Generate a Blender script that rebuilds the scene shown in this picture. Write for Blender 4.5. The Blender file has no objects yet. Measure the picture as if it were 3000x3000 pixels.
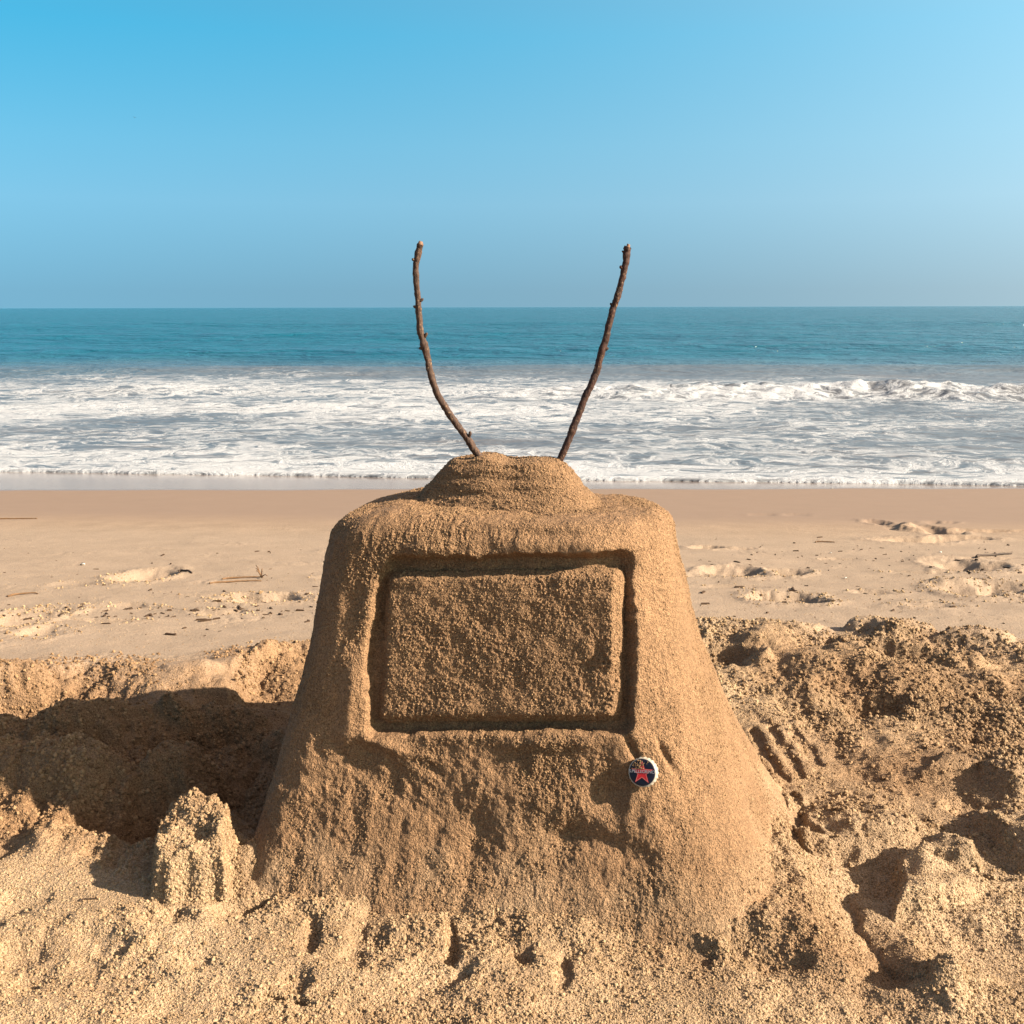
import bpy, bmesh, math, random
import numpy as np
from mathutils import Vector, Matrix

rng = np.random.default_rng(11)
random.seed(11)
scene = bpy.context.scene
COL = scene.collection

# ------------------------------------------------------------------ camera, sky, sun, exposure
CAM_H = 0.54
PITCH = math.radians(11.31)
cam_data = bpy.data.cameras.new('camera')
cam_data.sensor_width = 36.0
cam_data.lens = 36.0
cam_data.clip_start = 0.05
cam_data.clip_end = 60000.0
cam = bpy.data.objects.new('camera', cam_data)
COL.objects.link(cam)
cam.matrix_world = (Matrix.Translation((0, 0, CAM_H)) @ Matrix.Rotation(math.radians(90) - PITCH, 4, 'X')
                    @ Matrix.Rotation(math.radians(-0.13), 4, 'Z'))
scene.camera = cam

SUN_EL = math.radians(28.5)
SUN_FRONT = math.radians(16.0)      # how far the sun stands on the camera's side of due right
SUN_DIR = Vector((math.cos(SUN_EL) * math.cos(SUN_FRONT), -math.cos(SUN_EL) * math.sin(SUN_FRONT), math.sin(SUN_EL)))

world = bpy.data.worlds.new('World')
scene.world = world
world.use_nodes = True
wn = world.node_tree
wn.nodes.clear()
w_out = wn.nodes.new('ShaderNodeOutputWorld')
w_bg = wn.nodes.new('ShaderNodeBackground')
w_sky = wn.nodes.new('ShaderNodeTexSky')
w_sky.sky_type = 'NISHITA'
w_sky.sun_disc = False
w_sky.sun_elevation = SUN_EL
w_sky.sun_rotation = math.atan2(SUN_DIR.x, SUN_DIR.y)
w_sky.altitude = 0.0
w_sky.air_density = 1.0
w_sky.dust_density = 1.0
w_sky.ozone_density = 3.0
w_co = wn.nodes.new('ShaderNodeTexCoord')
w_map = wn.nodes.new('ShaderNodeMapping')              # haze keeps the lowest sky from going brown
w_map.inputs['Location'].default_value = (0, 0, 0.3)
wn.links.new(w_co.outputs['Generated'], w_map.inputs[0])
wn.links.new(w_map.outputs[0], w_sky.inputs[0])
w_sep = wn.nodes.new('ShaderNodeSeparateXYZ')
wn.links.new(w_co.outputs['Generated'], w_sep.inputs[0])
w_ramp = wn.nodes.new('ShaderNodeValToRGB')            # colour of clear air by height above the horizon (a quarter of the factor)
stops = [(0.0, (1.05, 1.68, 1.45)), (0.015, (1.1, 1.75, 1.5)), (0.094, (1.6, 2.75, 2.28)), (0.145, (1.25, 3.0, 2.55)), (0.235, (.32, 3.15, 2.88)), (0.5, (.5, 2.3, 2.4)), (1.0, (.9, 1.7, 2.0))]
el = w_ramp.color_ramp.elements
for p, c in stops[1:-1]: el.new(p).color = (c[0] / 4, c[1] / 4, c[2] / 4, 1)
for e, (p, c) in ((el[0], stops[0]), (el[len(el) - 1], stops[-1])): e.color = (c[0] / 4, c[1] / 4, c[2] / 4, 1)
wn.links.new(w_sep.outputs['Z'], w_ramp.inputs[0])
w_mul = wn.nodes.new('ShaderNodeVectorMath'); w_mul.operation = 'MULTIPLY'
wn.links.new(w_sky.outputs[0], w_mul.inputs[0]); wn.links.new(w_ramp.outputs[0], w_mul.inputs[1])
w_sc = wn.nodes.new('ShaderNodeVectorMath'); w_sc.operation = 'SCALE'; w_sc.inputs['Scale'].default_value = 2.0
wn.links.new(w_mul.outputs[0], w_sc.inputs[0])
# sunward haze glow
w_nrm = wn.nodes.new('ShaderNodeVectorMath'); w_nrm.operation = 'NORMALIZE'
wn.links.new(w_co.outputs['Generated'], w_nrm.inputs[0])
w_dot = wn.nodes.new('ShaderNodeVectorMath'); w_dot.operation = 'DOT_PRODUCT'
w_dot.inputs[1].default_value = SUN_DIR
wn.links.new(w_nrm.outputs[0], w_dot.inputs[0])
w_k = wn.nodes.new('ShaderNodeMath'); w_k.operation = 'MULTIPLY'; w_k.inputs[1].default_value = 2.5
wn.links.new(w_dot.outputs['Value'], w_k.inputs[0])
w_exp = wn.nodes.new('ShaderNodeMath'); w_exp.operation = 'EXPONENT'
wn.links.new(w_k.outputs[0], w_exp.inputs[0])
w_glow = wn.nodes.new('ShaderNodeVectorMath'); w_glow.operation = 'SCALE'
w_glow.inputs[0].default_value = (0.78, 0.48, 0.20)
wn.links.new(w_exp.outputs[0], w_glow.inputs['Scale'])
w_add = wn.nodes.new('ShaderNodeVectorMath'); w_add.operation = 'ADD'
wn.links.new(w_sc.outputs[0], w_add.inputs[0]); wn.links.new(w_glow.outputs[0], w_add.inputs[1])
wn.links.new(w_add.outputs[0], w_bg.inputs[0])
w_bg.inputs[1].default_value = 0.05
wn.links.new(w_bg.outputs[0], w_out.inputs[0])

sun_data = bpy.data.lights.new('sun', 'SUN')
sun_data.energy = 5.0
sun_data.angle = math.radians(0.55)
sun_data.color = (1.0, 0.85, 0.66)
sun = bpy.data.objects.new('sun', sun_data)
COL.objects.link(sun)
sun.rotation_euler = (-SUN_DIR).to_track_quat('-Z', 'Y').to_euler()

scene.view_settings.view_transform = 'Standard'
scene.view_settings.look = 'None'
scene.view_settings.exposure = 2.0
scene.view_settings.gamma = 1.0
scene.view_settings.use_curve_mapping = False
scene.render.engine = 'CYCLES'
scene.cycles.max_bounces = 6
scene.cycles.diffuse_bounces = 3

# ------------------------------------------------------------------ where a photograph's pixel (3000 px wide) meets the place
CT, ST = math.cos(PITCH), math.sin(PITCH)
def ray(px, py):
    u, v = (px - 1500) / 3000.0, (py - 1500) / 3000.0
    return np.array([u, CT - v * ST, -ST - v * CT])
def sstep(a, b, x):
    t = np.clip((x - a) / (b - a), 0, 1)
    return t * t * (3 - 2 * t)
def beach_z(y, x=0.0):
    t = y - 1.3
    return 0.05 - 0.11 * (t + np.sqrt(t * t + 0.04)) / 2 + 0.006 * np.clip(x, -4, 4) * np.clip((y - 2) / 4, 0, 1) * -1
def gp(px, py, z=None):
    d = ray(px, py)
    zz = 0.0 if z is None else z
    for _ in range(40):
        k = (zz - CAM_H) / d[2]
        if z is not None:
            break
        zz = 0.6 * zz + 0.4 * float(beach_z(d[1] * k, d[0] * k))
    return np.array([d[0] * k, d[1] * k])

# ------------------------------------------------------------------ vectorised noise
def _hash(ix, iy, iz, seed):
    h = (ix.astype(np.uint32) * np.uint32(374761393) + iy.astype(np.uint32) * np.uint32(668265263)
         + iz.astype(np.uint32) * np.uint32(2147483647) + np.uint32((seed * 974711 + 1013) & 0xffffffff))
    h = (h ^ (h >> np.uint32(13))) * np.uint32(1274126177)
    h = (h ^ (h >> np.uint32(16))) * np.uint32(2246822519)
    return h ^ (h >> np.uint32(15))
def _r01(h):
    return (h & np.uint32(0xffffff)).astype(np.float32) / np.float32(0xffffff)
_zero = np.zeros(1, np.int64)
def noise2(x, y, seed=0):
    x = np.asarray(x, np.float64); y = np.asarray(y, np.float64)
    ix = np.floor(x).astype(np.int64); iy = np.floor(y).astype(np.int64)
    fx = (x - ix).astype(np.float32); fy = (y - iy).astype(np.float32)
    ux = fx * fx * fx * (fx * (fx * 6 - 15) + 10); uy = fy * fy * fy * (fy * (fy * 6 - 15) + 10)
    def g(dx, dy):
        a = _r01(_hash(ix + dx, iy + dy, _zero, seed)) * np.float32(6.2831853)
        return np.cos(a) * (fx - dx) + np.sin(a) * (fy - dy)
    n0 = g(0, 0) * (1 - ux) + g(1, 0) * ux
    n1 = g(0, 1) * (1 - ux) + g(1, 1) * ux
    return (n0 * (1 - uy) + n1 * uy) * 1.5
def fbm2(x, y, seed=0, octv=4, gain=0.5, lac=2.03):
    s = 0; a = 1.0; t = 0
    for k in range(octv):
        s = s + a * noise2(x, y, seed + 17 * k); t += a
        x = x * lac + 13.7; y = y * lac - 7.3; a *= gain
    return s / t
def noise3(x, y, z, seed=0):
    ix = np.floor(x).astype(np.int64); iy = np.floor(y).astype(np.int64); iz = np.floor(z).astype(np.int64)
    fx = (x - ix).astype(np.float32); fy = (y - iy).astype(np.float32); fz = (z - iz).astype(np.float32)
    s = lambda f: f * f * (3 - 2 * f)
    ux, uy, uz = s(fx), s(fy), s(fz)
    def v(dx, dy, dz):
        return _r01(_hash(ix + dx, iy + dy, iz + dz, seed)) * 2 - 1
    a = (v(0,0,0)*(1-ux)+v(1,0,0)*ux)*(1-uy)+(v(0,1,0)*(1-ux)+v(1,1,0)*ux)*uy
    b = (v(0,0,1)*(1-ux)+v(1,0,1)*ux)*(1-uy)+(v(0,1,1)*(1-ux)+v(1,1,1)*ux)*uy
    return a * (1 - uz) + b * uz
def fbm3(p, scale, seed=0, octv=3, gain=0.5):
    s = 0; a = 1.0; t = 0
    x, y, z = p[..., 0] * scale, p[..., 1] * scale, p[..., 2] * scale
    for k in range(octv):
        s = s + a * noise3(x, y, z, seed + 31 * k); t += a
        x = x * 2.07 + 5.1; y = y * 2.07 + 1.7; z = z * 2.07 - 3.3; a *= gain
    return s / t
def worley2(x, y, seed=0):
    """height of the tallest rounded pellet at each point, 0..1, plus F1"""
    ix = np.floor(x).astype(np.int64); iy = np.floor(y).astype(np.int64)
    fx = (x - ix).astype(np.float32); fy = (y - iy).astype(np.float32)
    best = np.zeros(fx.shape, np.float32)
    for dx in (-1, 0, 1):
        for dy in (-1, 0, 1):
            h = _hash(ix + dx, iy + dy, _zero, seed)
            px = dx + _r01(h); py = dy + _r01(h * np.uint32(747796405) + np.uint32(1))
            r = 0.35 + 0.5 * _r01(h * np.uint32(2891336453) + np.uint32(7))
            d2 = ((px - fx) ** 2 + (py - fy) ** 2) / (r * r)
            best = np.maximum(best, r * np.sqrt(np.clip(1 - d2, 0, 1)))
    return best
def poly_sdf(x, y, pts):
    """signed distance to a polygon, negative inside"""
    pts = np.asarray(pts, np.float64); n = len(pts)
    d = np.full(x.shape, 1e9); inside = np.zeros(x.shape, bool)
    for i in range(n):
        ax, ay = pts[i - 1]; bx, by = pts[i]
        ex, ey = bx - ax, by - ay
        wx, wy = x - ax, y - ay
        t = np.clip((wx * ex + wy * ey) / (ex * ex + ey * ey + 1e-12), 0, 1)
        d = np.minimum(d, (wx - ex * t) ** 2 + (wy - ey * t) ** 2)
        c = ((ay > y) != (by > y)) & (x < (bx - ax) * (y - ay) / (by - ay + 1e-12) + ax)
        inside ^= c
    d = np.sqrt(d)
    return np.where(inside, -d, d)

# ------------------------------------------------------------------ mesh helpers
def mesh_from(name, V, F4, mat=None, smooth=True):
    me = bpy.data.meshes.new(name)
    V = np.ascontiguousarray(V, np.float32).reshape(-1, 3); F4 = np.ascontiguousarray(F4, np.int32)
    me.vertices.add(len(V)); me.vertices.foreach_set('co', V.ravel())
    k = F4.shape[1]
    me.loops.add(F4.size); me.loops.foreach_set('vertex_index', F4.ravel())
    me.polygons.add(len(F4))
    me.polygons.foreach_set('loop_start', np.arange(0, F4.size, k, dtype=np.int32))
    me.update(calc_edges=True)
    me.polygons.foreach_set('use_smooth', np.full(len(F4), smooth, bool))
    if mat: me.materials.append(mat)
    return me
def grid_faces(nr, nc, closed=False):
    i = np.arange(nr - 1)[:, None]; j = np.arange(nc if closed else nc - 1)[None, :]
    jn = (j + 1) % nc
    return np.stack([i * nc + j, i * nc + jn, (i + 1) * nc + jn, (i + 1) * nc + j], -1).reshape(-1, 4)
def link(name, me, parent=None):
    o = bpy.data.objects.new(name, me); COL.objects.link(o)
    if parent: o.parent = parent
    return o
def tag(o, label=None, cat=None, group=None, kind=None):
    if label: o['label'] = label
    if cat: o['category'] = cat
    if group: o['group'] = group
    if kind: o['kind'] = kind
    return o
def attr(me, name, vals):
    a = me.attributes.new(name, 'FLOAT', 'POINT'); a.data.foreach_set('value', np.ascontiguousarray(vals, np.float32).ravel())
def grid_normals(P, closed=False):
    if closed:
        du = np.roll(P, -1, 1) - np.roll(P, 1, 1)
    else:
        du = np.gradient(P, axis=1)
    dv = np.gradient(P, axis=0)
    n = np.cross(du, dv)
    return n / (np.linalg.norm(n, axis=-1, keepdims=True) + 1e-12)

# ------------------------------------------------------------------ materials
class NT:
    def __init__(s, name):
        s.m = bpy.data.materials.new(name); s.m.use_nodes = True
        s.t = s.m.node_tree; s.t.nodes.clear()
        s.out = s.n('ShaderNodeOutputMaterial')
    def n(s, kind, **kw):
        nd = s.t.nodes.new(kind)
        for k, v in kw.items(): setattr(nd, k, v)
        return nd
    def l(s, a, b): s.t.links.new(a, b)
    def put(s, sock, v):
        if hasattr(v, 'links'): s.l(v, sock)
        else: sock.default_value = v
    def math(s, op, a, b=0.0, c=0.0, clamp=False):
        nd = s.n('ShaderNodeMath', operation=op, use_clamp=clamp)
        s.put(nd.inputs[0], a); s.put(nd.inputs[1], b); s.put(nd.inputs[2], c); return nd.outputs[0]
    def mix(s, f, a, b, blend='MIX'):
        nd = s.n('ShaderNodeMixRGB', blend_type=blend)
        s.put(nd.inputs[0], f); s.put(nd.inputs[1], a); s.put(nd.inputs[2], b); return nd.outputs[0]
    def noise(s, vec, scale, detail=2.0, rough=0.5, dist=0.0):
        nd = s.n('ShaderNodeTexNoise'); s.l(vec, nd.inputs['Vector'])
        nd.inputs['Scale'].default_value = scale; nd.inputs['Detail'].default_value = detail
        nd.inputs['Roughness'].default_value = rough; nd.inputs['Distortion'].default_value = dist
        return nd.outputs[0]
    def mapr(s, v, a, b, c=0.0, d=1.0, smooth=False):
        nd = s.n('ShaderNodeMapRange', interpolation_type='SMOOTHSTEP' if smooth else 'LINEAR')
        s.put(nd.inputs[0], v)
        for i, q in enumerate((a, b, c, d)): s.put(nd.inputs[i + 1], q)
        return nd.outputs[0]
    def attr(s, name):
        return s.n('ShaderNodeAttribute', attribute_name=name).outputs['Fac']
def rgb(r, g, b): return (r, g, b, 1.0)

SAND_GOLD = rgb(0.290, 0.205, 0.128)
SAND_DAMP_SHADE = rgb(0.185, 0.110, 0.058)  # damp dug sand, and the brown of shade painted into the left pit
SAND_BODY = rgb(0.186, 0.109, 0.058)  # damp packed sand, with the shaded front's darker brown put into the colour
SAND_PALE = rgb(0.218, 0.162, 0.117)
SAND_WET = rgb(0.158, 0.110, 0.081)

def sand_material(name, ground=False, inst=False):
    k = NT(name)
    co = k.n('ShaderNodeTexCoord').outputs['Object']
    if inst:
        info = k.n('ShaderNodeObjectInfo')
        damp_shade = k.n('ShaderNodeAttribute', attribute_name='damp', attribute_type='INSTANCER').outputs['Fac']
        base = k.mix(info.outputs['Random'], rgb(0.165, 0.105, 0.055), rgb(0.32, 0.232, 0.140))
        base = k.mix(damp_shade, base, k.mix(info.outputs['Random'], rgb(0.095, 0.054, 0.027), rgb(0.235, 0.148, 0.080)))  # browner crumbs: damp sand, plus the painted shade of the pit
        b = k.n('ShaderNodeBsdfPrincipled')
        k.l(base, b.inputs['Base Color']); b.inputs['Roughness'].default_value = 0.9
        b.inputs['Specular IOR Level'].default_value = 0.2
        k.l(b.outputs[0], k.out.inputs[0]); return k.m
    fine = k.noise(co, 750, 2.0, 0.6)
    mid = k.noise(co, 260, 2.0, 0.6)
    big = k.noise(co, 9, 4.0, 0.6)
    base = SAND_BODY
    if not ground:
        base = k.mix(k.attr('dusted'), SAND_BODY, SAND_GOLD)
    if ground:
        base = k.mix(k.attr('damp'), SAND_GOLD, SAND_DAMP_SHADE)  # mask of damp sand that also paints shade into the left pit
        base = k.mix(k.attr('dry'), base, SAND_PALE)
        base = k.mix(k.attr('wet'), base, SAND_WET)
    grain = k.mapr(fine, 0.32, 0.68, 0.50, 1.36)
    grain2 = k.mapr(mid, 0.3, 0.7, 0.80, 1.16)
    blot = k.mapr(big, 0.3, 0.7, 0.80, 1.14)
    g = k.math('MULTIPLY', k.math('MULTIPLY', grain, grain2), blot)
    if ground:
        calm = k.math('MAXIMUM', k.attr('wet'), k.math('MULTIPLY', k.attr('dry'), 0.55))
        g = k.mapr(k.math('SUBTRACT', 1.0, k.math('MULTIPLY', calm, 0.8)), 0.0, 1.0, 1.0, g)
    comb = k.n('ShaderNodeCombineXYZ')
    for i in range(3): k.l(g, comb.inputs[i])
    col = k.mix(1.0, base, comb.outputs[0], 'MULTIPLY')
    # scattered dark mineral grains
    vor = k.n('ShaderNodeTexVoronoi'); k.l(co, vor.inputs['Vector']); vor.inputs['Scale'].default_value = 330
    dark = k.math('MULTIPLY', k.math('LESS_THAN', vor.outputs['Distance'], 0.28), k.math('GREATER_THAN', k.noise(co, 190, 0.0), 0.60))
    col = k.mix(k.math('MULTIPLY', dark, 0.55), col, rgb(0.13, 0.07, 0.035))
    b = k.n('ShaderNodeBsdfPrincipled')
    k.l(col, b.inputs['Base Color'])
    b.inputs['Specular IOR Level'].default_value = 0.22
    if ground:
        k.l(k.mapr(k.attr('film'), 0.0, 1.0, 0.92, 0.12), b.inputs['Roughness'])
        k.l(k.mapr(k.attr('film'), 0.0, 1.0, 0.22, 0.75), b.inputs['Specular IOR Level'])
    else:
        b.inputs['Roughness'].default_value = 0.92
    h = k.math('ADD', k.math('MULTIPLY', fine, 0.55), k.math('MULTIPLY', mid, 0.9))
    bump = k.n('ShaderNodeBump'); bump.inputs['Distance'].default_value = 0.0036
    k.l(h, bump.inputs['Height'])
    if ground:
        k.l(k.math('MULTIPLY', k.math('SUBTRACT', 1.0, k.attr('wet')), k.math('SUBTRACT', 1.0, k.math('MULTIPLY', k.attr('dry'), 0.55))), bump.inputs['Strength'])
    else:
        bump.inputs['Strength'].default_value = 1.0
    k.l(bump.outputs[0], b.inputs['Normal'])
    k.l(b.outputs[0], k.out.inputs[0])
    return k.m
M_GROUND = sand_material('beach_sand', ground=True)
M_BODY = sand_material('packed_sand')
M_GRAIN = sand_material('loose_sand_grain', inst=True)

def simple(name, col, rough=0.6, spec=0.4, var=0.0, scale=200.0, bump=0.0, metal=0.0):
    k = NT(name)
    co = k.n('ShaderNodeTexCoord').outputs['Object']
    b = k.n('ShaderNodeBsdfPrincipled')
    n = k.noise(co, scale, 4.0, 0.6)
    c = k.mix(k.mapr(n, 0.3, 0.7), rgb(*[v * (1 - var) for v in col]), rgb(*[min(1, v * (1 + var)) for v in col]))
    k.l(c, b.inputs['Base Color'])
    b.inputs['Roughness'].default_value = rough; b.inputs['Specular IOR Level'].default_value = spec; b.inputs['Metallic'].default_value = metal
    if bump:
        bp = k.n('ShaderNodeBump'); bp.inputs['Distance'].default_value = bump; k.l(n, bp.inputs['Height']); k.l(bp.outputs[0], b.inputs['Normal'])
    k.l(b.outputs[0], k.out.inputs[0])
    return k.m

# ------------------------------------------------------------------ the sculpture's plain shape
def tab(z, pts):
    p = np.array(pts, float); return np.interp(z, p[:, 0], p[:, 1])
def smooth_tab(pts):
    zz = np.linspace(-0.08, 0.36, 200); v = tab(zz, pts)
    kern = np.hanning(25); kern /= kern.sum()
    vs = np.convolve(np.pad(v, 12, mode='reflect', reflect_type='odd'), kern, 'valid')
    return lambda z: np.interp(z, zz, vs)
YF = smooth_tab([(-.08, .750), (0, .826), (.03, .848), (.06, .864), (.115, .885), (.2, .904), (.3, .925), (.36, .937)])
YB = smooth_tab([(-.08, 1.40), (0, 1.33), (.1, 1.27), (.2, 1.21), (.3, 1.13), (.36, 1.09)])
XL = smooth_tab([(-.08, -.262), (0, -.243), (.02, -.240), (.06, -.233), (.115, -.221), (.2, -.200), (.3, -.187), (.36, -.177)])
XR = smooth_tab([(-.08, .370), (0, .284), (.02, .266), (.06, .241), (.115, .214), (.2, .183), (.3, .159), (.36, .150)])
TV_YAW = math.radians(-13.0)
TV_PIVOT = Vector((0.0, 0.96, 0.0))
TV_MAT = Matrix.Translation(TV_PIVOT + Vector((-0.008, 0, 0))) @ Matrix.Rotation(TV_YAW, 4, 'Z') @ Matrix.Translation(-TV_PIVOT)
TV_INV = TV_MAT.inverted()
def face_pt(px, py):
    # a point of the television's front, in the television's own frame
    d = TV_INV.to_3x3() @ Vector(ray(px, py)); o = TV_INV @ Vector((0, 0, CAM_H)); k = 0.93
    for _ in range(60):
        z = o.z + d.z * k
        k = 0.5 * k + 0.5 * (float(YF(z)) - o.y) / d.y
    return np.array([o.x + d.x * k, o.z + d.z * k])

# ------------------------------------------------------------------ the beach
RIM = [(-700, 2010), (-300, 1985), (0, 1962), (150, 1925), (300, 1918), (480, 1935), (640, 1965), (715, 1885), (900, 1865), (1500, 1840), (2020, 1780),
       (2200, 1790), (2450, 1820), (2800, 1838), (3000, 1870), (3400, 1890), (4200, 1950)]
rim_w = [gp(a, b, 0.045) for a, b in RIM]
DUG = rim_w + [np.array([6.0, 1.2]), np.array([6.0, -3.0]), np.array([-6.0, -3.0]), np.array([-6.0, 1.3])]
def W(pts, z=0.0): return [gp(a, b, z) for a, b in pts]
SMOOTH = [  # hand-pressed patches
    (W([(-300, 2400), (0, 2420), (250, 2520), (440, 2600), (420, 2660), (150, 2640), (-300, 2640)]), 1.0),
    (W([(2440, 2640), (2600, 2620), (2660, 2700), (2640, 2840), (2580, 2910), (2500, 2800)]), 1.0),
    (W([(2770, 2760), (3100, 2700), (3300, 2900), (2950, 2900), (2800, 2850)]), 1.0),
    (W([(2640, 2480), (2720, 2455), (2850, 2490), (2860, 2560), (2760, 2600), (2650, 2600)], 0.03), 1.0),
    (W([(2650, 2250), (2780, 2210), (2850, 2300), (2760, 2420), (2650, 2380)]), 0.9),
    (W([(2180, 2130), (2420, 2150), (2450, 2260), (2250, 2280)]), 0.8),
    (W([(1560, 2860), (2200, 2860), (2150, 3100), (1560, 3100)]), 0.7),
    (W([(620, 2700), (860, 2690), (880, 2900), (620, 2900)]), 0.6),
    (W([(-100, 2900), (600, 2900), (600, 3200), (-100, 3200)]), 0.5),
    (W([(460, 2010), (690, 2000), (700, 2100), (480, 2120)], 0.0), 1.0),
]
# (px, py, plane z, radius across, radius along view, height, turn in degrees, edge 0 soft .. 1 steep)
BUMPS = [
    (725, 2330, -.02, .065, .085, -.050, 0, .3), (640, 2230, -.02, .10, .06, -.014, 20, .3),
    (360, 2190, -.01, .10, .045, .042, 10, .35), (150, 2290, 0, .10, .06, .046, -10, .4), (530, 2300, 0, .05, .05, .030, 0, .4), (640, 2480, 0, .05, .04, .026, 0, .4), (720, 2545, 0, .05, .03, .026, 0, .4), (300, 2330, 0, .05, .03, .022, 0, .5), (60, 2180, 0, .05, .04, .02, 0, .5),
    (230, 2110, 0, .05, .035, .022, 0, .5), (60, 2010, .02, .07, .035, .018, 0, .4), (560, 2420, 0, .06, .03, .020, 0, .5),
    (450, 2350, 0, .035, .04, -.030, 0, .4), (350, 2420, 0, .11, .03, -.016, 12, .3),
    (560, 2150, 0, .05, .025, .026, -5, .45), (690, 2130, 0, .045, .03, .030, 0, .45),
    (555, 1945, .045, .045, .03, .010, 0, .5), (820, 1890, .045, .05, .035, .020, 0, .5), (860, 1960, .02, .07, .05, .022, 0, .5),
    (655, 2040, 0, .028, .035, -.012, 0, .6), (60, 2090, 0, .075, .03, -.030, 0, .5),
    # right of the sculpture
    (2115, 1905, .02, .070, .050, -.040, -20, .6), (2210, 1900, .03, .030, .035, .020, 0, .6), (2090, 1800, .04, .06, .04, .016, 0, .5),
    (2310, 1800, .04, .07, .04, .014, 0, .5), (2240, 1850, .03, .05, .035, .014, 0, .5),
    (2640, 1905, .025, .110, .040, -.038, -14, .6), (2540, 1800, .045, .040, .030, .024, 0, .6), (2650, 1830, .04, .06, .03, .022, 0, .6),
    (2860, 1850, .04, .07, .03, .020, 0, .5), (2480, 1900, .03, .06, .04, .018, -20, .5), (2800, 1930, .03, .045, .04, .016, 0, .6),
    (2440, 1950, .02, .14, .05, .018, -25, .3), (2560, 2075, .01, .045, .035, -.022, 0, .5), (2350, 2040, .01, .05, .04, .012, 0, .4),
    (2330, 2080, .01, .025, .03, -.010, 0, .4), (2650, 2030, .015, .06, .06, .012, 0, .4), (2820, 2090, .015, .10, .05, .012, -10, .4),
    (2990, 2420, .02, .040, .085, .034, 10, .7), (2990, 2260, .02, .05, .05, .028, 0, .6), (2890, 2400, 0, .035, .06, -.022, 15, .5),
    (2690, 2320, 0, .05, .03, -.008, 0, .3), (2800, 2250, .01, .05, .02, .014, 20, .6), (2570, 2420, 0, .05, .04, .012, 0, .4),
    (2480, 2540, 0, .070, .050, -.024, 0, .5), (2390, 2640, 0, .018, .012, .014, 0, .8), (2320, 2420, 0, .014, .075, -.012, -38, .5),
    (2260, 2320, 0, .012, .05, .008, -30, .5), (2550, 2760, 0, .048, .085, -.016, 8, .5), (2660, 2800, 0, .022, .09, .014, 8, .6),
    (2900, 2800, 0, .065, .050, -.016, 0, .5), (2780, 2890, 0, .06, .02, .014, 20, .5), (2400, 2800, 0, .045, .03, .016, -60, .5),
    (2080, 2770, 0, .018, .012, .012, 0, .8), (2030, 2790, 0, .016, .014, -.008, 0, .5), (2230, 2800, 0, .016, .026, -.007, 0, .5), (2300, 2740, 0, .04, .03, .012, 30, .6),
    (2800, 2560, 0, .050, .008, -.010, -12, .8),
    # finger marks in the foreground
    (890, 2740, 0, .012, .034, -.005, -8, .4), (850, 2880, 0, .014, .020, -.004, 0, .5), (1035, 2800, 0, .014, .018, -.005, 10, .6), (1050, 2740, 0, .009, .03, -.005, 0, .5),
    (1335, 2760, 0, .010, .034, -.007, 3, .5), (1345, 2855, 0, .012, .012, -.006, 0, .6), (1100, 2755, 0, .012, .012, -.006, 0, .5),
    (1520, 2800, 0, .011, .016, -.006, 0, .6), (1640, 2845, 0, .009, .022, -.006, -3, .6), (1420, 2715, 0, .014, .012, -.006, 0, .5),
    (820, 2935, 0, .022, .006, -.009, 0, .6), (710, 2650, 0, .030, .014, -.010, 25, .6), (330, 2770, 0, .02, .012, -.006, 0, .5),
    (40, 2650, 0, .035, .03, -.010, 0, .4), (60, 2780, 0, .03, .03, -.008, 30, .4), (500, 2690, 0, .03, .015, -.010, 0, .5), (1250, 2700, 0, .05, .03, .008, 0, .4),
    (1700, 2720, 0, .08, .03, .008, 0, .4), (960, 2700, 0, .03, .03, .008, 0, .4), (460, 2700, 0, .06, .03, .008, 0, .4),
]
DRAGS = [((2205, 2150), (2290, 2290), .009, -.006), ((2262, 2140), (2345, 2275), .009, -.006), ((2325, 2150), (2392, 2240), .008, -.004),
         ((2265, 2330), (2345, 2490), .010, -.009), ((2330, 2330), (2385, 2440), .008, -.006), ((900, 2690), (885, 2790), .008, -.003), ((1330, 2690), (1335, 2810), .008, -.003)]
SLAB = W([(2625, 2480), (2700, 2440), (2860, 2470), (2880, 2560), (2770, 2610), (2640, 2625)], 0.02)
STUMP = W([(470, 2630), (560, 2642), (655, 2625), (672, 2540), (650, 2480), (480, 2478)], 0.0)
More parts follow.
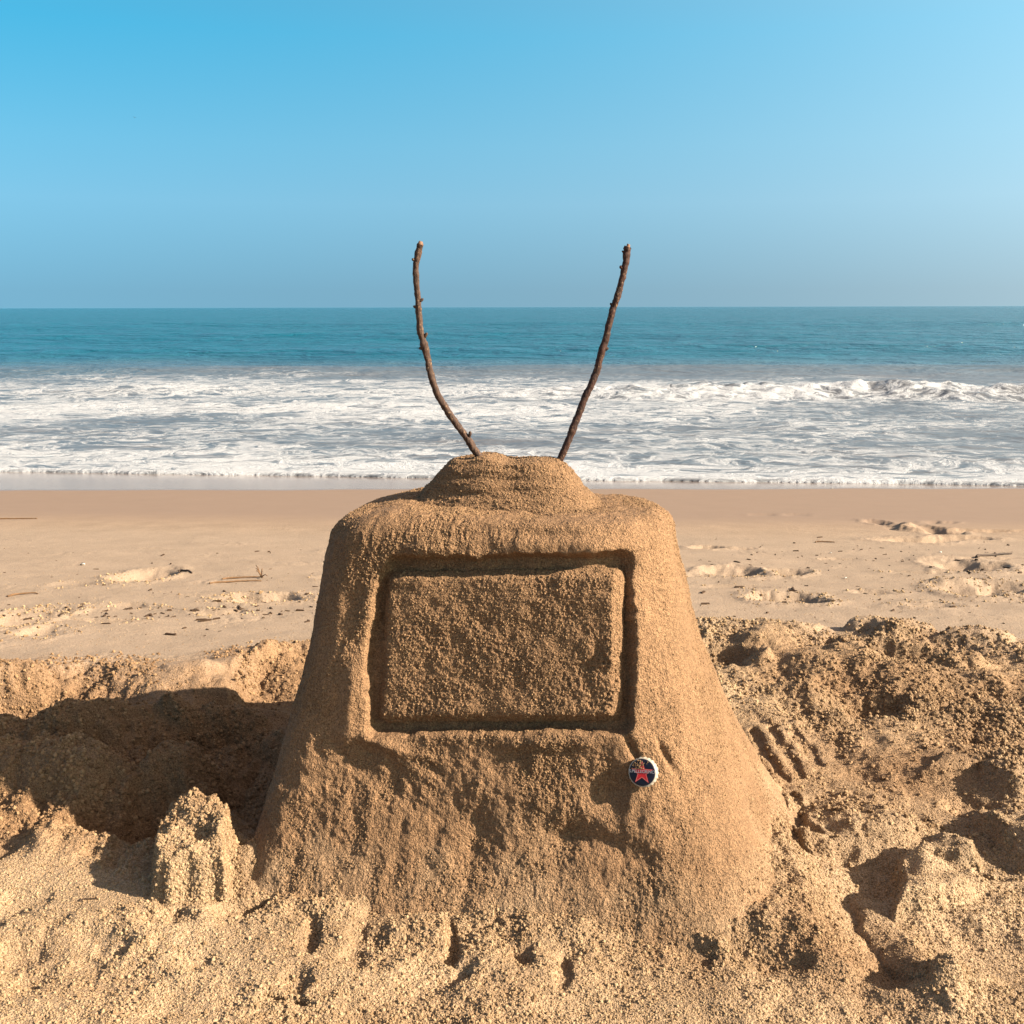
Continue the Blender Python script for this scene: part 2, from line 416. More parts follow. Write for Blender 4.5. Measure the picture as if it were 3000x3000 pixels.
# far marks on the smooth beach: (px, py, radius across, radius along view, depth, turn)
PRINTS = [
    (430, 1682, .055, .10, -.030, 0), (80, 1808, .06, .08, -.028, 0), (140, 1812, .03, .06, -.022, 0), (120, 1852, .05, .04, -.010, 0), (775, 1752, .075, .045, -.028, 0),
    (640, 1792, .05, .03, -.012, 0), (290, 1818, .06, .02, -.008, 0), (370, 1775, .06, .025, -.008, 0), (210, 1710, .04, .05, -.006, 0), (690, 1745, .10, .02, -.006, 0),
    (2075, 1607, .05, .035, -.026, 0), (2170, 1608, .04, .02, -.012, 0), (2150, 1677, .06, .075, -.036, 0), (2080, 1685, .06, .03, -.014, 0), (2305, 1678, .040, .05, -.026, 0),
    (2570, 1533, .04, .08, -.022, 0), (2735, 1558, .065, .12, -.036, 0), (2680, 1553, .05, .12, .030, 0), (2690, 1586, .11, .07, -.032, 0), (2820, 1582, .09, .05, -.022, 0), (2900, 1560, .16, .035, -.020, 0),
    (2820, 1660, .075, .10, -.040, 0), (2930, 1664, .04, .04, -.022, 0), (2730, 1680, .09, .02, -.008, 0), (2880, 1640, .10, .02, -.010, 0),
    (2860, 1730, .070, .09, -.040, 0), (2800, 1712, .05, .05, .018, 0), (2960, 1725, .05, .07, -.030, 0), (2930, 1745, .03, .06, .016, 0), (2310, 1755, .060, .060, -.034, 0), (2250, 1752, .05, .03, -.012, 0), (2400, 1762, .04, .02, -.012, 0),
    (2560, 1735, .045, .025, -.010, 0), (2720, 1775, .05, .035, -.012, 0), (2240, 1510, .06, .05, -.006, 0), (2330, 1510, .06, .05, -.006, 0), (2760, 1534, .05, .03, -.014, 0),
    (1000, 1690, .05, .04, -.01, 0), (2450, 1640, .05, .02, -.006, 0), (2150, 1720, .08, .02, -.006, 0),
]
def prof(r2, edge):
    r = np.sqrt(r2)
    soft = np.exp(-r2 * 1.6)
    hard = 1 - sstep(0.62, 1.05, r)
    return soft * (1 - edge) + hard * edge
def ground(x, y, detail=True):
    """height, crumb mask, dry, wet, film of the beach at every point"""
    shape = x.shape
    z = beach_z(y, x)
    wx = x + 0.012 * fbm2(x * 14, y * 14, 3, 3); wy = y + 0.012 * fbm2(x * 14 + 40, y * 14, 5, 3)
    near = y < 2.6
    dug = np.zeros(shape); sd = np.full(shape, 1.0)
    bx = 0.045 * fbm2(x[near] * 4.5, y[near] * 2, 10, 3)
    sd[near] = bx + poly_sdf(wx[near] + 0.02 * fbm2(x[near] * 30, y[near] * 30, 8, 3), wy[near] + 0.02 * fbm2(x[near] * 30, y[near] * 30 + 9, 9, 3), DUG)
    wid = 0.050 + 0.16 * np.clip(fbm2(x * 5, y * 1.5, 11, 2) + 0.15, 0, 1) + 0.36 * sstep(0.05, 0.35, x)
    drop = 0.047 - 0.009 * sstep(0.95, 1.15, y)
    z = z - drop * sstep(0, 1, -sd / wid)
    tram = sstep(-0.02, 0.03, -sd)                      # trodden sand
    # crumbly lip thrown up along the rim
    lip = np.exp(-(sd / 0.05) ** 2)
    z = z + lip * (0.010 + 0.016 * np.clip(fbm2(x * 11, y * 11, 21, 2) + 0.1, 0, 1)) * 0.55
    crumb = np.clip(tram * (0.22 + 1.1 * fbm2(x * 9, y * 9, 31, 3)) + lip * 0.5, 0, 1)
    ridge = tram * sstep(0.2, 0.45, x) * sstep(0.95, 1.15, y)
    crumb = np.clip(crumb + ridge * (0.30 + 0.9 * fbm2(x * 6, y * 6, 33, 2)), 0, 1)
    z = z + ridge * 0.016 * fbm2(x * 9, y * 9, 34, 3)
    shade_lumps = tram * (1 - sstep(-0.32, -0.24, x)) * sstep(0.9, 0.98, y) * (1 - sstep(1.2, 1.3, y))
    crumb = np.clip(crumb + 0.35 * shade_lumps, 0, 1)
    z = z + shade_lumps * (0.030 * fbm2(x * 9 + 3, y * 12, 36, 2) + 0.020 * fbm2(x * 24, y * 24, 37, 3))
    flat = np.zeros(shape)
    for pts, a in SMOOTH:
        c = np.mean(pts, 0); m = near & (np.abs(x - c[0]) < 0.6) & (np.abs(y - c[1]) < 0.5)
        if m.any():
            s = poly_sdf(wx[m], wy[m], pts)
            flat[m] = np.maximum(flat[m], a * sstep(0.012, -0.012, s))
    wx = wx + 0.006 * fbm2(x * 48, y * 48, 6, 2); wy = wy + 0.006 * fbm2(x * 48 + 7, y * 48, 7, 2)
    for px, py, pz, rx, ry, h, rot, edge in BUMPS:
        c = gp(px, py, pz); a = math.radians(rot); R = max(rx, ry) * 2.2
        m = near & (np.abs(x - c[0]) < R) & (np.abs(y - c[1]) < R)
        if not m.any(): continue
        dx, dy = wx[m] - c[0], wy[m] - c[1]
        u = (dx * math.cos(a) + dy * math.sin(a)) / rx; v = (-dx * math.sin(a) + dy * math.cos(a)) / ry
        z[m] += h * prof(u * u + v * v, edge)
    # sand banked against the sculpture's foot, in front and on the right
    fx = np.maximum(np.maximum(-0.225 - x, x - 0.265), 0); fy = np.maximum(np.maximum(0.845 + 0.21 * -x - y, y - 1.2), 0)
    fd = np.sqrt(fx * fx + fy * fy) + 0.012 * fbm2(x * 20, y * 20, 26, 3)
    side = sstep(-0.25, -0.17, x)
    crumb = np.maximum(crumb, 0.75 * near * np.exp(-(fd / 0.045) ** 2) * np.clip(0.6 + fbm2(x * 20, y * 20, 29, 2), 0, 1))
    z = np.where(near & (fd < 0.085), np.maximum(z, -0.02 + side * 0.040 * np.clip(1 - fd / 0.085, 0, 1) ** 1.6), z)
    for pts, h, w in ((SLAB, 0.019, 0.006), (STUMP, 0.042, 0.0055)):
        c = np.mean(pts, 0); m = near & (np.abs(x - c[0]) < 0.3) & (np.abs(y - c[1]) < 0.3)
        if m.any():
            s = poly_sdf(wx[m], wy[m], pts)
            s = s + 0.007 * fbm2(x[m] * 22, y[m] * 22, 27, 2)
            if pts is STUMP: crumb[m] = np.maximum(crumb[m], 0.8 * sstep(0.02, 0.0, s))
            z[m] += (h + 0.014 * fbm2(x[m] * 22, y[m] * 22, 28, 2)) * sstep(w, -w, s)
    for a0, b0, w, h in DRAGS:
        a = gp(*a0, 0.0); b = gp(*b0, 0.0); m = near & (np.abs(x - a[0]) < 0.2) & (np.abs(y - a[1]) < 0.25)
        if not m.any(): continue
        e = b - a; t = np.clip(((wx[m] - a[0]) * e[0] + (wy[m] - a[1]) * e[1]) / (e @ e), 0, 1)
        q = np.hypot(wx[m] - a[0] - e[0] * t, wy[m] - a[1] - e[1] * t) / w
        z[m] += h * (1 - sstep(0.5, 1.0, q)) - 0.15 * h * np.exp(-((q - 1.3) / 0.35) ** 2)
    for px, py, rx, ry, h, rot in PRINTS:
        c = gp(px, py); R = max(rx, ry) * 2.6
        m = (np.abs(x - c[0]) < R) & (np.abs(y - c[1]) < R)
        if not m.any(): continue
        ww = 0.035
        dx = x[m] - c[0] + ww * fbm2(x[m] * 12, y[m] * 12, 60, 3); dy = y[m] - c[1] + ww * fbm2(x[m] * 12, y[m] * 12 + 31, 61, 3)
        r2 = (dx / rx) ** 2 + (dy / ry) ** 2
        z[m] += 0.7 * h * prof(r2, 0.35) - 0.12 * h * np.exp(-((np.sqrt(r2) - 1.35) / 0.3) ** 2)
        crumb[m] = np.maximum(crumb[m], 0.45 * np.exp(-((np.sqrt(r2) - 1.2) / 0.45) ** 2) * min(1, abs(h) / .02))
    crumb = crumb * (1 - flat)
    # wetness down the beach
    wl = y + 0.10 * fbm2(x * 0.7, y * 0.7, 70, 2) + 0.10 * x
    wet = sstep(2.85, 3.75, wl); film = sstep(5.10, 5.24, y - 0.06 * x + 0.10 * fbm2(x * 1.3, y * 1.3, 71, 3))
    dry = sstep(0.10, -0.10, -sd + 0.06 * fbm2(x * 8, y * 8, 72, 2))
    # surface roughness
    far_calm = 1 - wet
    z = z + dry * far_calm * (1 - sstep(2.3, 3.1, y)) * (0.0035 * fbm2(x * 2.2, y * 3.6, 80, 3) + 0.0020 * fbm2(x * 12, y * 20, 81, 3))
    crk = np.clip(noise2(x * 7, y * 10, 82) * 1.4 - 0.35, 0, 1) * dry * far_calm
    if detail:
        t = tram * (1 - 0.75 * flat)
        z = z + t * (0.014 * fbm2(x * 7, y * 7, 90, 3) + 0.007 * fbm2(x * 26, y * 26, 91, 3))
        z = z + crumb * ((0.0020 + 0.0028 * sstep(0.86, 1.02, y)) * worley2(wx * 80, wy * 80, 92) + 0.0034 * worley2(x * 170 + 0.5, y * 170, 93) - 0.002)
        a = fbm2(x * 150, y * 150, 94, 2, 0.6); b = fbm2(x * 330, y * 330, 96, 2, 0.6); w = np.clip(0.45 + 0.9 * fbm2(x * 18, y * 18, 97, 2), 0.15, 1.2)
        z = z + (0.2 + 0.8 * tram * (1 - 0.6 * flat)) * far_calm * w * (0.0020 * a - 0.0060 * np.clip(a - 0.10, 0, 1) + 0.0014 * b - 0.0036 * np.clip(b - 0.12, 0, 1)) * (1 - sstep(2.0, 3.2, y))
        z = z + crk * 0.004 * worley2(x * 60, y * 60, 95)
    return z, crumb, dry * far_calm, wet, film, tram, flat

def rows_from(a, spans):
    ys = [a]
    for end, step in spans:
        while ys[-1] < end: ys.append(ys[-1] * (1 + step))
    return np.array(ys)
t_in = np.linspace(-0.66, 0.66, 980)
t_out = 0.66 * np.geomspace(1.02, 60, 34)
tcol = np.concatenate([-t_out[::-1], t_in, t_out])
ynear = rows_from(0.60, [(1.75, 0.00165), (3.4, 0.0036), (7.5, 0.010)])
yback = np.array([-6, -3, -1.5, -0.6, -0.1, 0.15, 0.3, 0.4, 0.48, 0.54, 0.57])
yg = np.concatenate([yback, ynear, [8.5, 10, 14, 20]])
X = tcol[None, :] * np.maximum(yg, 0.6)[:, None]
Y = np.repeat(yg[:, None], len(tcol), 1)
Z, CR, DRY, WET, FILM, TRAM, FLAT = ground(X, Y)
def damp_shade_at(x, y):
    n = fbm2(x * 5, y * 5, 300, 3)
    pit = (1 - sstep(-0.30, -0.18, x)) * sstep(0.90, 1.02, y)  # paints the left pit's shade into the sand colour
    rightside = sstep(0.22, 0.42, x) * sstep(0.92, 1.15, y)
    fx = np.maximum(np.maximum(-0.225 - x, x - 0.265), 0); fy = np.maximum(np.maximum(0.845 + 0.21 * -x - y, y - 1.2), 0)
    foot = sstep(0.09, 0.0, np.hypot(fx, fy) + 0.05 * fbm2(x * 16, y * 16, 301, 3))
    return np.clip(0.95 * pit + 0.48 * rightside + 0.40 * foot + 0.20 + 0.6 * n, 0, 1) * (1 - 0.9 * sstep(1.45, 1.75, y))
DAMP_SHADE = damp_shade_at(X, Y)
# the ground dips out of the way under the sculpture
foot = np.stack([X, Y, Z], -1)
me = mesh_from('beach', foot, grid_faces(len(yg), len(tcol)), M_GROUND)
attr(me, 'damp', DAMP_SHADE); attr(me, 'dry', DRY); attr(me, 'wet', WET); attr(me, 'film', FILM)  # the first mask also carries the painted pit shade
beach = tag(link('beach', me), 'golden trodden beach sand sloping down to the water', None, None, 'structure')
print('ground verts', X.size)

# ------------------------------------------------------------------ the sea
SEA = -0.525
def y_edge(x):
    return 6.12 - 0.19 * np.clip(x, -4, 4) + 0.10 * noise2(x * 0.55, x * 0 + 3.3, 200) + 0.03 * noise2(x * 2.3, x * 0 + 1.3, 201)
def sea_surface(x, y):
    e = y_edge(x); d = y - e
    swell = 0.022 * fbm2(x * 0.45, y * 0.9, 210, 3) + 0.010 * fbm2(x * 1.8, y * 3.0, 211, 3)
    rip = 0.006 * fbm2(x * 6, y * 7, 212, 2) * np.clip(14 / np.maximum(y, 1), 0, 1)
    far = sstep(16, 40, y)
    swell = swell + far * (0.05 * fbm2(x * 0.08, y * 0.30, 213, 3) + 0.03 * fbm2(x * 0.35, y * 0.9, 214, 2)) * (1 - sstep(150, 500, y))
    calm = sstep(0.0, 1.6, d)
    z = SEA + swell * calm + rip * calm
    # the breaking wave on the right, a low spent one on the left
    yc = 13.0 - 0.05 * x + 0.9 * noise2(x * 0.22, x * 0 + 9.1, 220) + 0.25 * noise2(x * 0.8, x * 0 + 4, 221)
    amp = 0.13 * sstep(-2.0, 3.2, x) * (0.75 + 0.5 * noise2(x * 0.5, x * 0 + 2, 222)) + 0.03
    amp = amp + 0.06 * np.exp(-((x + 4.8) / 1.2) ** 2)
    s = y - yc
    front = sstep(-0.75, 0.05, s); back = np.exp(-np.clip(s, 0, 9) / 0.9)
    wav = amp * np.where(s < 0.05, front, back)
    lumpy = np.exp(-(s / 0.9) ** 2) * sstep(-1.5, 2.5, x)
    z = z + wav + lumpy * 0.10 * fbm2(x * 2.4, y * 2.8, 223, 4)
    yc2 = 17.5 + 0.7 * noise2(x * 0.2, x * 0 + 7.7, 225)
    s2 = y - yc2
    z = z + 0.10 * np.exp(-(s2 / 0.9) ** 2)
    for yb, a, w in ((26, .14, 2.0), (38, .18, 3.0), (60, .22, 4.5)):
        yy = yb + 2.5 * noise2(x * 0.06, x * 0 + yb, 230)
        z = z + a * np.exp(-((y - yy) / w) ** 2)
    # the swash lip that runs up the sand
    bz = beach_z(y, x)
    sheet = bz + 0.004 + 0.022 * np.exp(-((d - 0.07) / 0.06) ** 2) + 0.016 * sstep(0.05, 0.5, d)
    z = np.maximum(z, sheet)
    z = np.where(d < 0.03, np.minimum(z, bz + 0.004 + (d) * 0.5), z)
    z = np.where(d < 0.0, bz - 0.03, z)
    # where there is foam
    foam = 0.22 * np.exp(-((d - 0.5) / 0.8) ** 2) + 0.33 * (1 - 0.85 * sstep(7.5, 12, d)) + 0.10 * noise2(x * 0.35, y * 0.8, 240)
    foam = foam + 0.22 * np.exp(-((s + 0.1) / 0.85) ** 2) * (0.55 + 0.45 * sstep(-2, 2, x)) + 0.10 * np.exp(-((s - 1.6) / 1.0) ** 2)
    foam = foam + 0.25 * np.exp(-((s + 2.2) / 0.8) ** 2) * (1 - sstep(0, 4, x))
    foam = foam * (1 - sstep(15.5, 24, y + 1.2 * noise2(x * 0.25, y * 0.5, 241)))
    lipf = np.exp(-((d - 0.075) / 0.055) ** 2)
    deep = sstep(15, 24, y + 1.5 * noise2(x * 0.2, y * 0.3, 242))
    return z, foam, lipf, deep
ts = np.concatenate([-(0.62 * np.geomspace(1.03, 25, 26))[::-1], np.linspace(-0.62, 0.62, 480), 0.62 * np.geomspace(1.03, 25, 26)])
ys = np.concatenate([np.linspace(5.1, 7.2, 210), rows_from(7.21, [(20, 0.0038), (120, 0.012), (1500, 0.05), (40000, 0.25)])])
XS = ts[None, :] * ys[:, None]; YS = np.repeat(ys[:, None], len(ts), 1)
ZS, FO, LIP, DEEP = sea_surface(XS, YS)
def water_material():
    k = NT('sea_water')
    co = k.n('ShaderNodeTexCoord').outputs['Object']
    foam_a, lip, deep = k.attr('foam'), k.attr('lip'), k.attr('deep')
    warp = k.n('ShaderNodeTexNoise'); k.l(co, warp.inputs['Vector']); warp.inputs['Scale'].default_value = 1.6; warp.inputs['Detail'].default_value = 3
    off = k.n('ShaderNodeVectorMath', operation='MULTIPLY_ADD'); k.l(warp.outputs['Color'], off.inputs[0]); off.inputs[1].default_value = (0.9, 0.9, 0.0); k.l(co, off.inputs[2])
    mp = k.n('ShaderNodeMapping'); k.l(off.outputs[0], mp.inputs[0]); mp.inputs['Scale'].default_value = (0.75, 1.15, 1.0)
    v = mp.outputs[0]
    n1 = k.noise(v, 2.9, 8.0, 0.66, 0.6)
    ridged = k.math('SUBTRACT', 1.0, k.math('MULTIPLY', k.math('ABSOLUTE', k.math('SUBTRACT', n1, 0.5)), 5.0))
    n2 = k.noise(v, 7.0, 7.0, 0.68, 0.3)
    ridged2 = k.math('SUBTRACT', 1.0, k.math('MULTIPLY', k.math('ABSOLUTE', k.math('SUBTRACT', n2, 0.5)), 5.5))
    n3 = k.noise(v, 1.1, 5.0, 0.6)
    lace = k.math('ADD', k.math('MULTIPLY', ridged, 0.66), k.math('MULTIPLY', ridged2, 0.36))
    lace = k.math('ADD', lace, k.math('MULTIPLY', k.math('SUBTRACT', n3, 0.5), 0.8))
    lvl = k.math('ADD', k.math('SUBTRACT', lace, 1.13), k.math('MULTIPLY', foam_a, 1.15))
    fo = k.mapr(lvl, -0.10, 0.36, 0, 1, True)
    fo = k.math('MULTIPLY', fo, k.mapr(foam_a, 0.02, 0.12))
    fo = k.math('MAXIMUM', fo, k.mapr(lip, 0.25, 0.7))
    stm = k.n('ShaderNodeMapping'); k.l(co, stm.inputs[0]); stm.inputs['Scale'].default_value = (0.35, 1.0, 1.0); stv = stm.outputs[0]
    shallow = k.mix(k.noise(co, 0.7, 3.0), rgb(0.088, 0.085, 0.090), rgb(0.074, 0.088, 0.104))
    deepc = k.mix(k.noise(stv, 0.5, 5.0, 0.65), rgb(0.001, 0.034, 0.060), rgb(0.002, 0.076, 0.108))  # dark streaks painted in for wave slopes that reflect less sky
    wcol = k.mix(deep, shallow, deepc)
    wb = k.n('ShaderNodeBsdfPrincipled'); k.l(wcol, wb.inputs['Base Color']); k.l(k.mapr(deep, 0, 1, 0.34, 0.14), wb.inputs['Roughness']); k.l(k.mapr(deep, 0, 1, 0.34, 0.36), wb.inputs['Specular IOR Level'])
    wb.inputs['IOR'].default_value = 1.33
    mp2 = k.n('ShaderNodeMapping'); k.l(co, mp2.inputs[0]); mp2.inputs['Scale'].default_value = (0.55, 1.0, 1.0)
    wv = k.math('ADD', k.math('MULTIPLY', k.noise(mp2.outputs[0], 1.1, 5.0, 0.62, 0.3), 1.0), k.math('MULTIPLY', k.noise(mp2.outputs[0], 0.16, 3.0, 0.5), 1.2))
    bp = k.n('ShaderNodeBump'); bp.inputs['Distance'].default_value = 0.8; bp.inputs['Strength'].default_value = 0.55; k.l(wv, bp.inputs['Height'])
    wv2 = k.noise(mp2.outputs[0], 9.0, 3.0, 0.6)
    bp2 = k.n('ShaderNodeBump'); bp2.inputs['Distance'].default_value = 0.02; bp2.inputs['Strength'].default_value = 0.5; k.l(wv2, bp2.inputs['Height'])
    k.l(k.mapr(deep, 0, 1, 0.25, 1.0), bp.inputs['Strength'])
    k.l(bp.outputs[0], bp2.inputs['Normal'])
    k.l(bp2.outputs[0], wb.inputs['Normal'])
    fb = k.n('ShaderNodeBsdfPrincipled'); fb.inputs['Base Color'].default_value = rgb(0.30, 0.31, 0.33); fb.inputs['Roughness'].default_value = 0.8
    fb.inputs['Specular IOR Level'].default_value = 0.2
    fbp = k.n('ShaderNodeBump'); fbp.inputs['Distance'].default_value = 0.03; fbp.inputs['Strength'].default_value = 0.6
    k.l(k.math('ADD', lvl, k.math('MULTIPLY', k.noise(co, 22, 4.0, 0.7), 0.5)), fbp.inputs['Height']); k.l(fbp.outputs[0], fb.inputs['Normal'])
    ms = k.n('ShaderNodeMixShader'); k.l(fo, ms.inputs[0]); k.l(wb.outputs[0], ms.inputs[1]); k.l(fb.outputs[0], ms.inputs[2])
    k.l(ms.outputs[0], k.out.inputs[0])
    return k.m
me = mesh_from('sea', np.stack([XS, YS, ZS], -1), grid_faces(len(ys), len(ts)), water_material())
attr(me, 'foam', FO); attr(me, 'lip', LIP); attr(me, 'deep', DEEP)
tag(link('sea', me), 'teal sea with foamy breaking waves rolling onto the beach', None, None, 'structure')

# ------------------------------------------------------------------ the sand television
tv = tag(link('sand_television', None), 'old television set sculpted from damp sand, standing in the trodden beach', 'sand sculpture')
tv.matrix_world = TV_MAT
def fp(pts): return np.array([face_pt(a, b) for a, b in pts])
GROOVE = fp([(1160, 1662), (1812, 1664), (1822, 2112), (1102, 2120), (1102, 1960), (1126, 1730)])
SCREEN = fp([(1152, 1706), (1784, 1702), (1780, 2086), (1128, 2088)])
def grit(P, seed):
    # crumbly skin: small rises and sharp little pits
    a = fbm3(P, 220, seed, 2, 0.6); b = fbm3(P, 400, seed + 7, 2, 0.6); c = fbm3(P, 17, seed + 9, 3, 0.6)
    w = 0.42 + 1.05 * np.clip(1.8 * c + 0.42, 0, 1)
    return w * (0.0012 * a - 0.0030 * np.clip(a - 0.12, 0, 1) + 0.0010 * b - 0.0022 * np.clip(b - 0.15, 0, 1))
def body_disp(P, N):
    x, y, z = P[..., 0], P[..., 1], P[..., 2]
    d = 0.0026 * fbm3(P, 9, 1, 2) + 0.0018 * fbm3(P, 38, 2, 3) + grit(P, 3)
    # vertical smears left by wet hands
    Q = P * np.array([1, 1, 0.22]); d += 0.0016 * fbm3(Q, 90, 4, 2)
    front = sstep(-0.45, -0.8, N[..., 1])
    # slanting strokes under the screen
    u = (x * 0.82 - z * 0.57); v = (x * 0.57 + z * 0.82)
    st = fbm2(u * 20, v * 60, 12, 4)
    low = sstep(0.150, 0.125, z) * front * sstep(-0.01, 0.06, z)
    d += low * 0.0020 * st * sstep(0.12, 0.0, x)
    d += low * 0.0018 * fbm2(x * 60, z * 60, 14, 3)
    for px, py, rx, rz, h, rot in ((1395, 2440, .020, .026, -.005, 0), (1655, 2455, .022, .015, -.008, 25), (1370, 2560, .008, .04, -.002, 0), (1150, 2430, .05, .03, .002, 0),
                                   (1500, 2330, .06, .02, .004, 0), (1780, 2480, .04, .012, -.006, -10), (1600, 2175, .04, .008, .005, 8), (1200, 2240, .05, .008, .0025, -28), (1160, 2190, .05, .007, .005, -10),
                                   (1130, 2300, .05, .009, -.003, -28), (1850, 2200, .004, .02, -.006, 30), (1945, 2230, .003, .022, -.005, 30), (1600, 1565, .06, .006, -.003, 0), (1080, 1600, .03, .02, .004, 0),
                                   (1250, 1610, .035, .014, .006, 0), (1020, 2050, .012, .05, .006, 0), (1060, 2160, .03, .012, .003, 0), (1790, 2320, .016, .018, -.006, 0), (1320, 2650, .10, .03, .003, 0)):
        c = face_pt(px, py); a = math.radians(rot)
        dx, dz = x - c[0], z - c[1]
        uu = (dx * math.cos(a) + dz * math.sin(a)) / rx; vv = (-dx * math.sin(a) + dz * math.cos(a)) / rz
        d += front * h * np.exp(-(uu * uu + vv * vv) * 1.3)
    # the channel cut round the screen
    rag = 0.0032 * fbm2(x * 70, z * 70, 15, 3) + 0.003 * fbm2(x * 14, z * 14, 16, 2)
    s = poly_sdf(x + rag, z + rag, GROOVE) - 0.010
    cut = sstep(0.0028, -0.0028, s + 0.004 * np.clip(fbm2(x * 30, z * 30, 19, 3) - 0.25, 0, 1)) * sstep(-0.25, -0.5, N[..., 1])
    d = d - cut * (0.016 + 0.002 * fbm2(x * 40, z * 40, 17, 2))
    d += front * 0.0035 * np.exp(-((s - 0.006) / 0.007) ** 2) * (0.4 + fbm2(x * 25, z * 25, 18, 2))
    return d
NF, NC, NSD, NBK = 400, 90, 130, 60
zr = np.concatenate([np.linspace(-0.07, 0.0, 40)[:-1], np.linspace(0.0, 0.320, 400)])
R_TOP = 0.024
rings = []
def ring(z, inset, lift=0.0):
    l, r, f, b = float(XL(z)) + inset, float(XR(z)) - inset, float(YF(z)) + inset, float(YB(z)) - inset
    cr = max(0.050 - inset * 0.5, 0.02)
    cr = min(cr, (r - l) * .45, (b - f) * .45)
    cq = min(max(0.085 - inset * 0.5, 0.02), (r - l) * .45, (b - f) * .45)
    pts = []
    xs = np.linspace(l + cr, r - cq, NF, endpoint=False); pts.append(np.stack([xs, np.full(NF, f)], 1))
    a = np.linspace(-np.pi / 2, 0, NC, endpoint=False); pts.append(np.stack([r - cq + cq * np.cos(a), f + cq + cq * np.sin(a)], 1))
    cb = min(0.05 + 0.5 * max(b - f - 0.15, 0), (b - f) - cq - 0.01, (r - l) * .5)
    ysd = np.linspace(f + cq, b - cb, NSD, endpoint=False); pts.append(np.stack([np.full(NSD, r), ysd], 1))
    a = np.linspace(0, np.pi / 2, 40, endpoint=False); pts.append(np.stack([r - cb + cb * np.cos(a), b - cb + cb * np.sin(a)], 1))
    xs = np.linspace(r - cb, l + cr, NBK, endpoint=False); pts.append(np.stack([xs, np.full(NBK, b)], 1))
    a = np.linspace(np.pi / 2, np.pi, 20, endpoint=False); pts.append(np.stack([l + cr + cr * np.cos(a), b - cr + cr * np.sin(a)], 1))
    ysd = np.linspace(b - cr, f + cr, NSD, endpoint=False); pts.append(np.stack([np.full(NSD, l), ysd], 1))
    a = np.linspace(np.pi, np.pi * 1.5, NC, endpoint=False); pts.append(np.stack([l + cr + cr * np.cos(a), f + cr + cr * np.sin(a)], 1))
    p = np.concatenate(pts)
    return np.concatenate([p, np.full((len(p), 1), z + lift)], 1)
ztop = zr[-1]
rings = [ring(z, 0) for z in zr]
for a in np.linspace(0, np.pi / 2, 26)[1:]:
    rg = ring(ztop, R_TOP * (1 - math.cos(a))); rg[:, 2] = ztop + R_TOP * math.sin(a); rings.append(rg)
last = rings[-1]; cxm, cym = (last[:, 0].min() + last[:, 0].max()) / 2, (last[:, 1].min() + last[:, 1].max()) / 2
core = np.stack([np.clip(last[:, 0], cxm - 0.075, cxm + 0.075), np.full(len(last), cym), last[:, 2]], 1)
for f in np.linspace(0, 1, 62)[1:]:
    rings.append(last * (1 - f) + core * f)
PB = np.array(rings)
# the shoulders sag: left one rounder than the right
sag = 0.009 * sstep(-0.105, -0.175, PB[..., 0]) + 0.003 * sstep(0.10, 0.18, PB[..., 0])
PB[..., 2] -= sag * sstep(0.24, 0.345, PB[..., 2])
NB = grid_normals(PB, True)
PBd = PB + NB * body_disp(PB, NB)[..., None]
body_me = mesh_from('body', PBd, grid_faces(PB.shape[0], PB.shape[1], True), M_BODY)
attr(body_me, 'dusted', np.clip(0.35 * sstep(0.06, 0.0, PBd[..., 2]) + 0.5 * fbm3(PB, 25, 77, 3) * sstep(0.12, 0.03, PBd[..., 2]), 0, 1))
body = link('body', body_me, tv)

def screen_patch():
    c = SCREEN; x0, x1 = c[:, 0].min() - .022, c[:, 0].max() + .022; z0, z1 = c[:, 1].min() - .022, c[:, 1].max() + .022
    xs = np.linspace(x0, x1, 330); zs = np.linspace(z0, z1, 240)
    Xg, Zg = np.meshgrid(xs, zs)
    P = np.stack([Xg, YF(Zg), Zg], -1); N = grid_normals(P)
    rag = 0.0016 * fbm2(Xg * 70, Zg * 70, 41, 3) + 0.0016 * fbm2(Xg * 18, Zg * 18, 44, 2)
    s = poly_sdf(Xg + rag, Zg - rag, SCREEN) - 0.010
    d = 0.0024 * fbm3(P, 22, 42, 3) + 0.0014 * fbm3(P, 80, 43, 2) + 1.25 * grit(P, 47)
    d += 0.0018 * np.clip(fbm2(Xg * 22, Zg * 34, 45, 2), -1, 1)
    # a flake broken off low on the right side
    fc = face_pt(1745, 1990); q = np.abs((Xg - fc[0] + .016 * fbm2(Xg * 45, Zg * 45, 46, 3)) / .015) ** 2 + np.abs((Zg - fc[1] + .012 * fbm2(Xg * 40, Zg * 40, 48, 2)) / .026) ** 2
    d -= 0.0018 * sstep(1.1, 0.8, q)
    lip = sstep(0.0, -0.012, s)
    d = d - 0.0045 + 0.002 * lip - 0.006 * (1 - sstep(0.0, -0.008, s)) - 0.040 * sstep(-0.001, 0.006, s)
    P = P + N * d[..., None]
    return P, N, s
PS, NS, SS = screen_patch()
screen = link('screen', mesh_from('screen', PS, grid_faces(*PS.shape[:2]), M_BODY), tv)

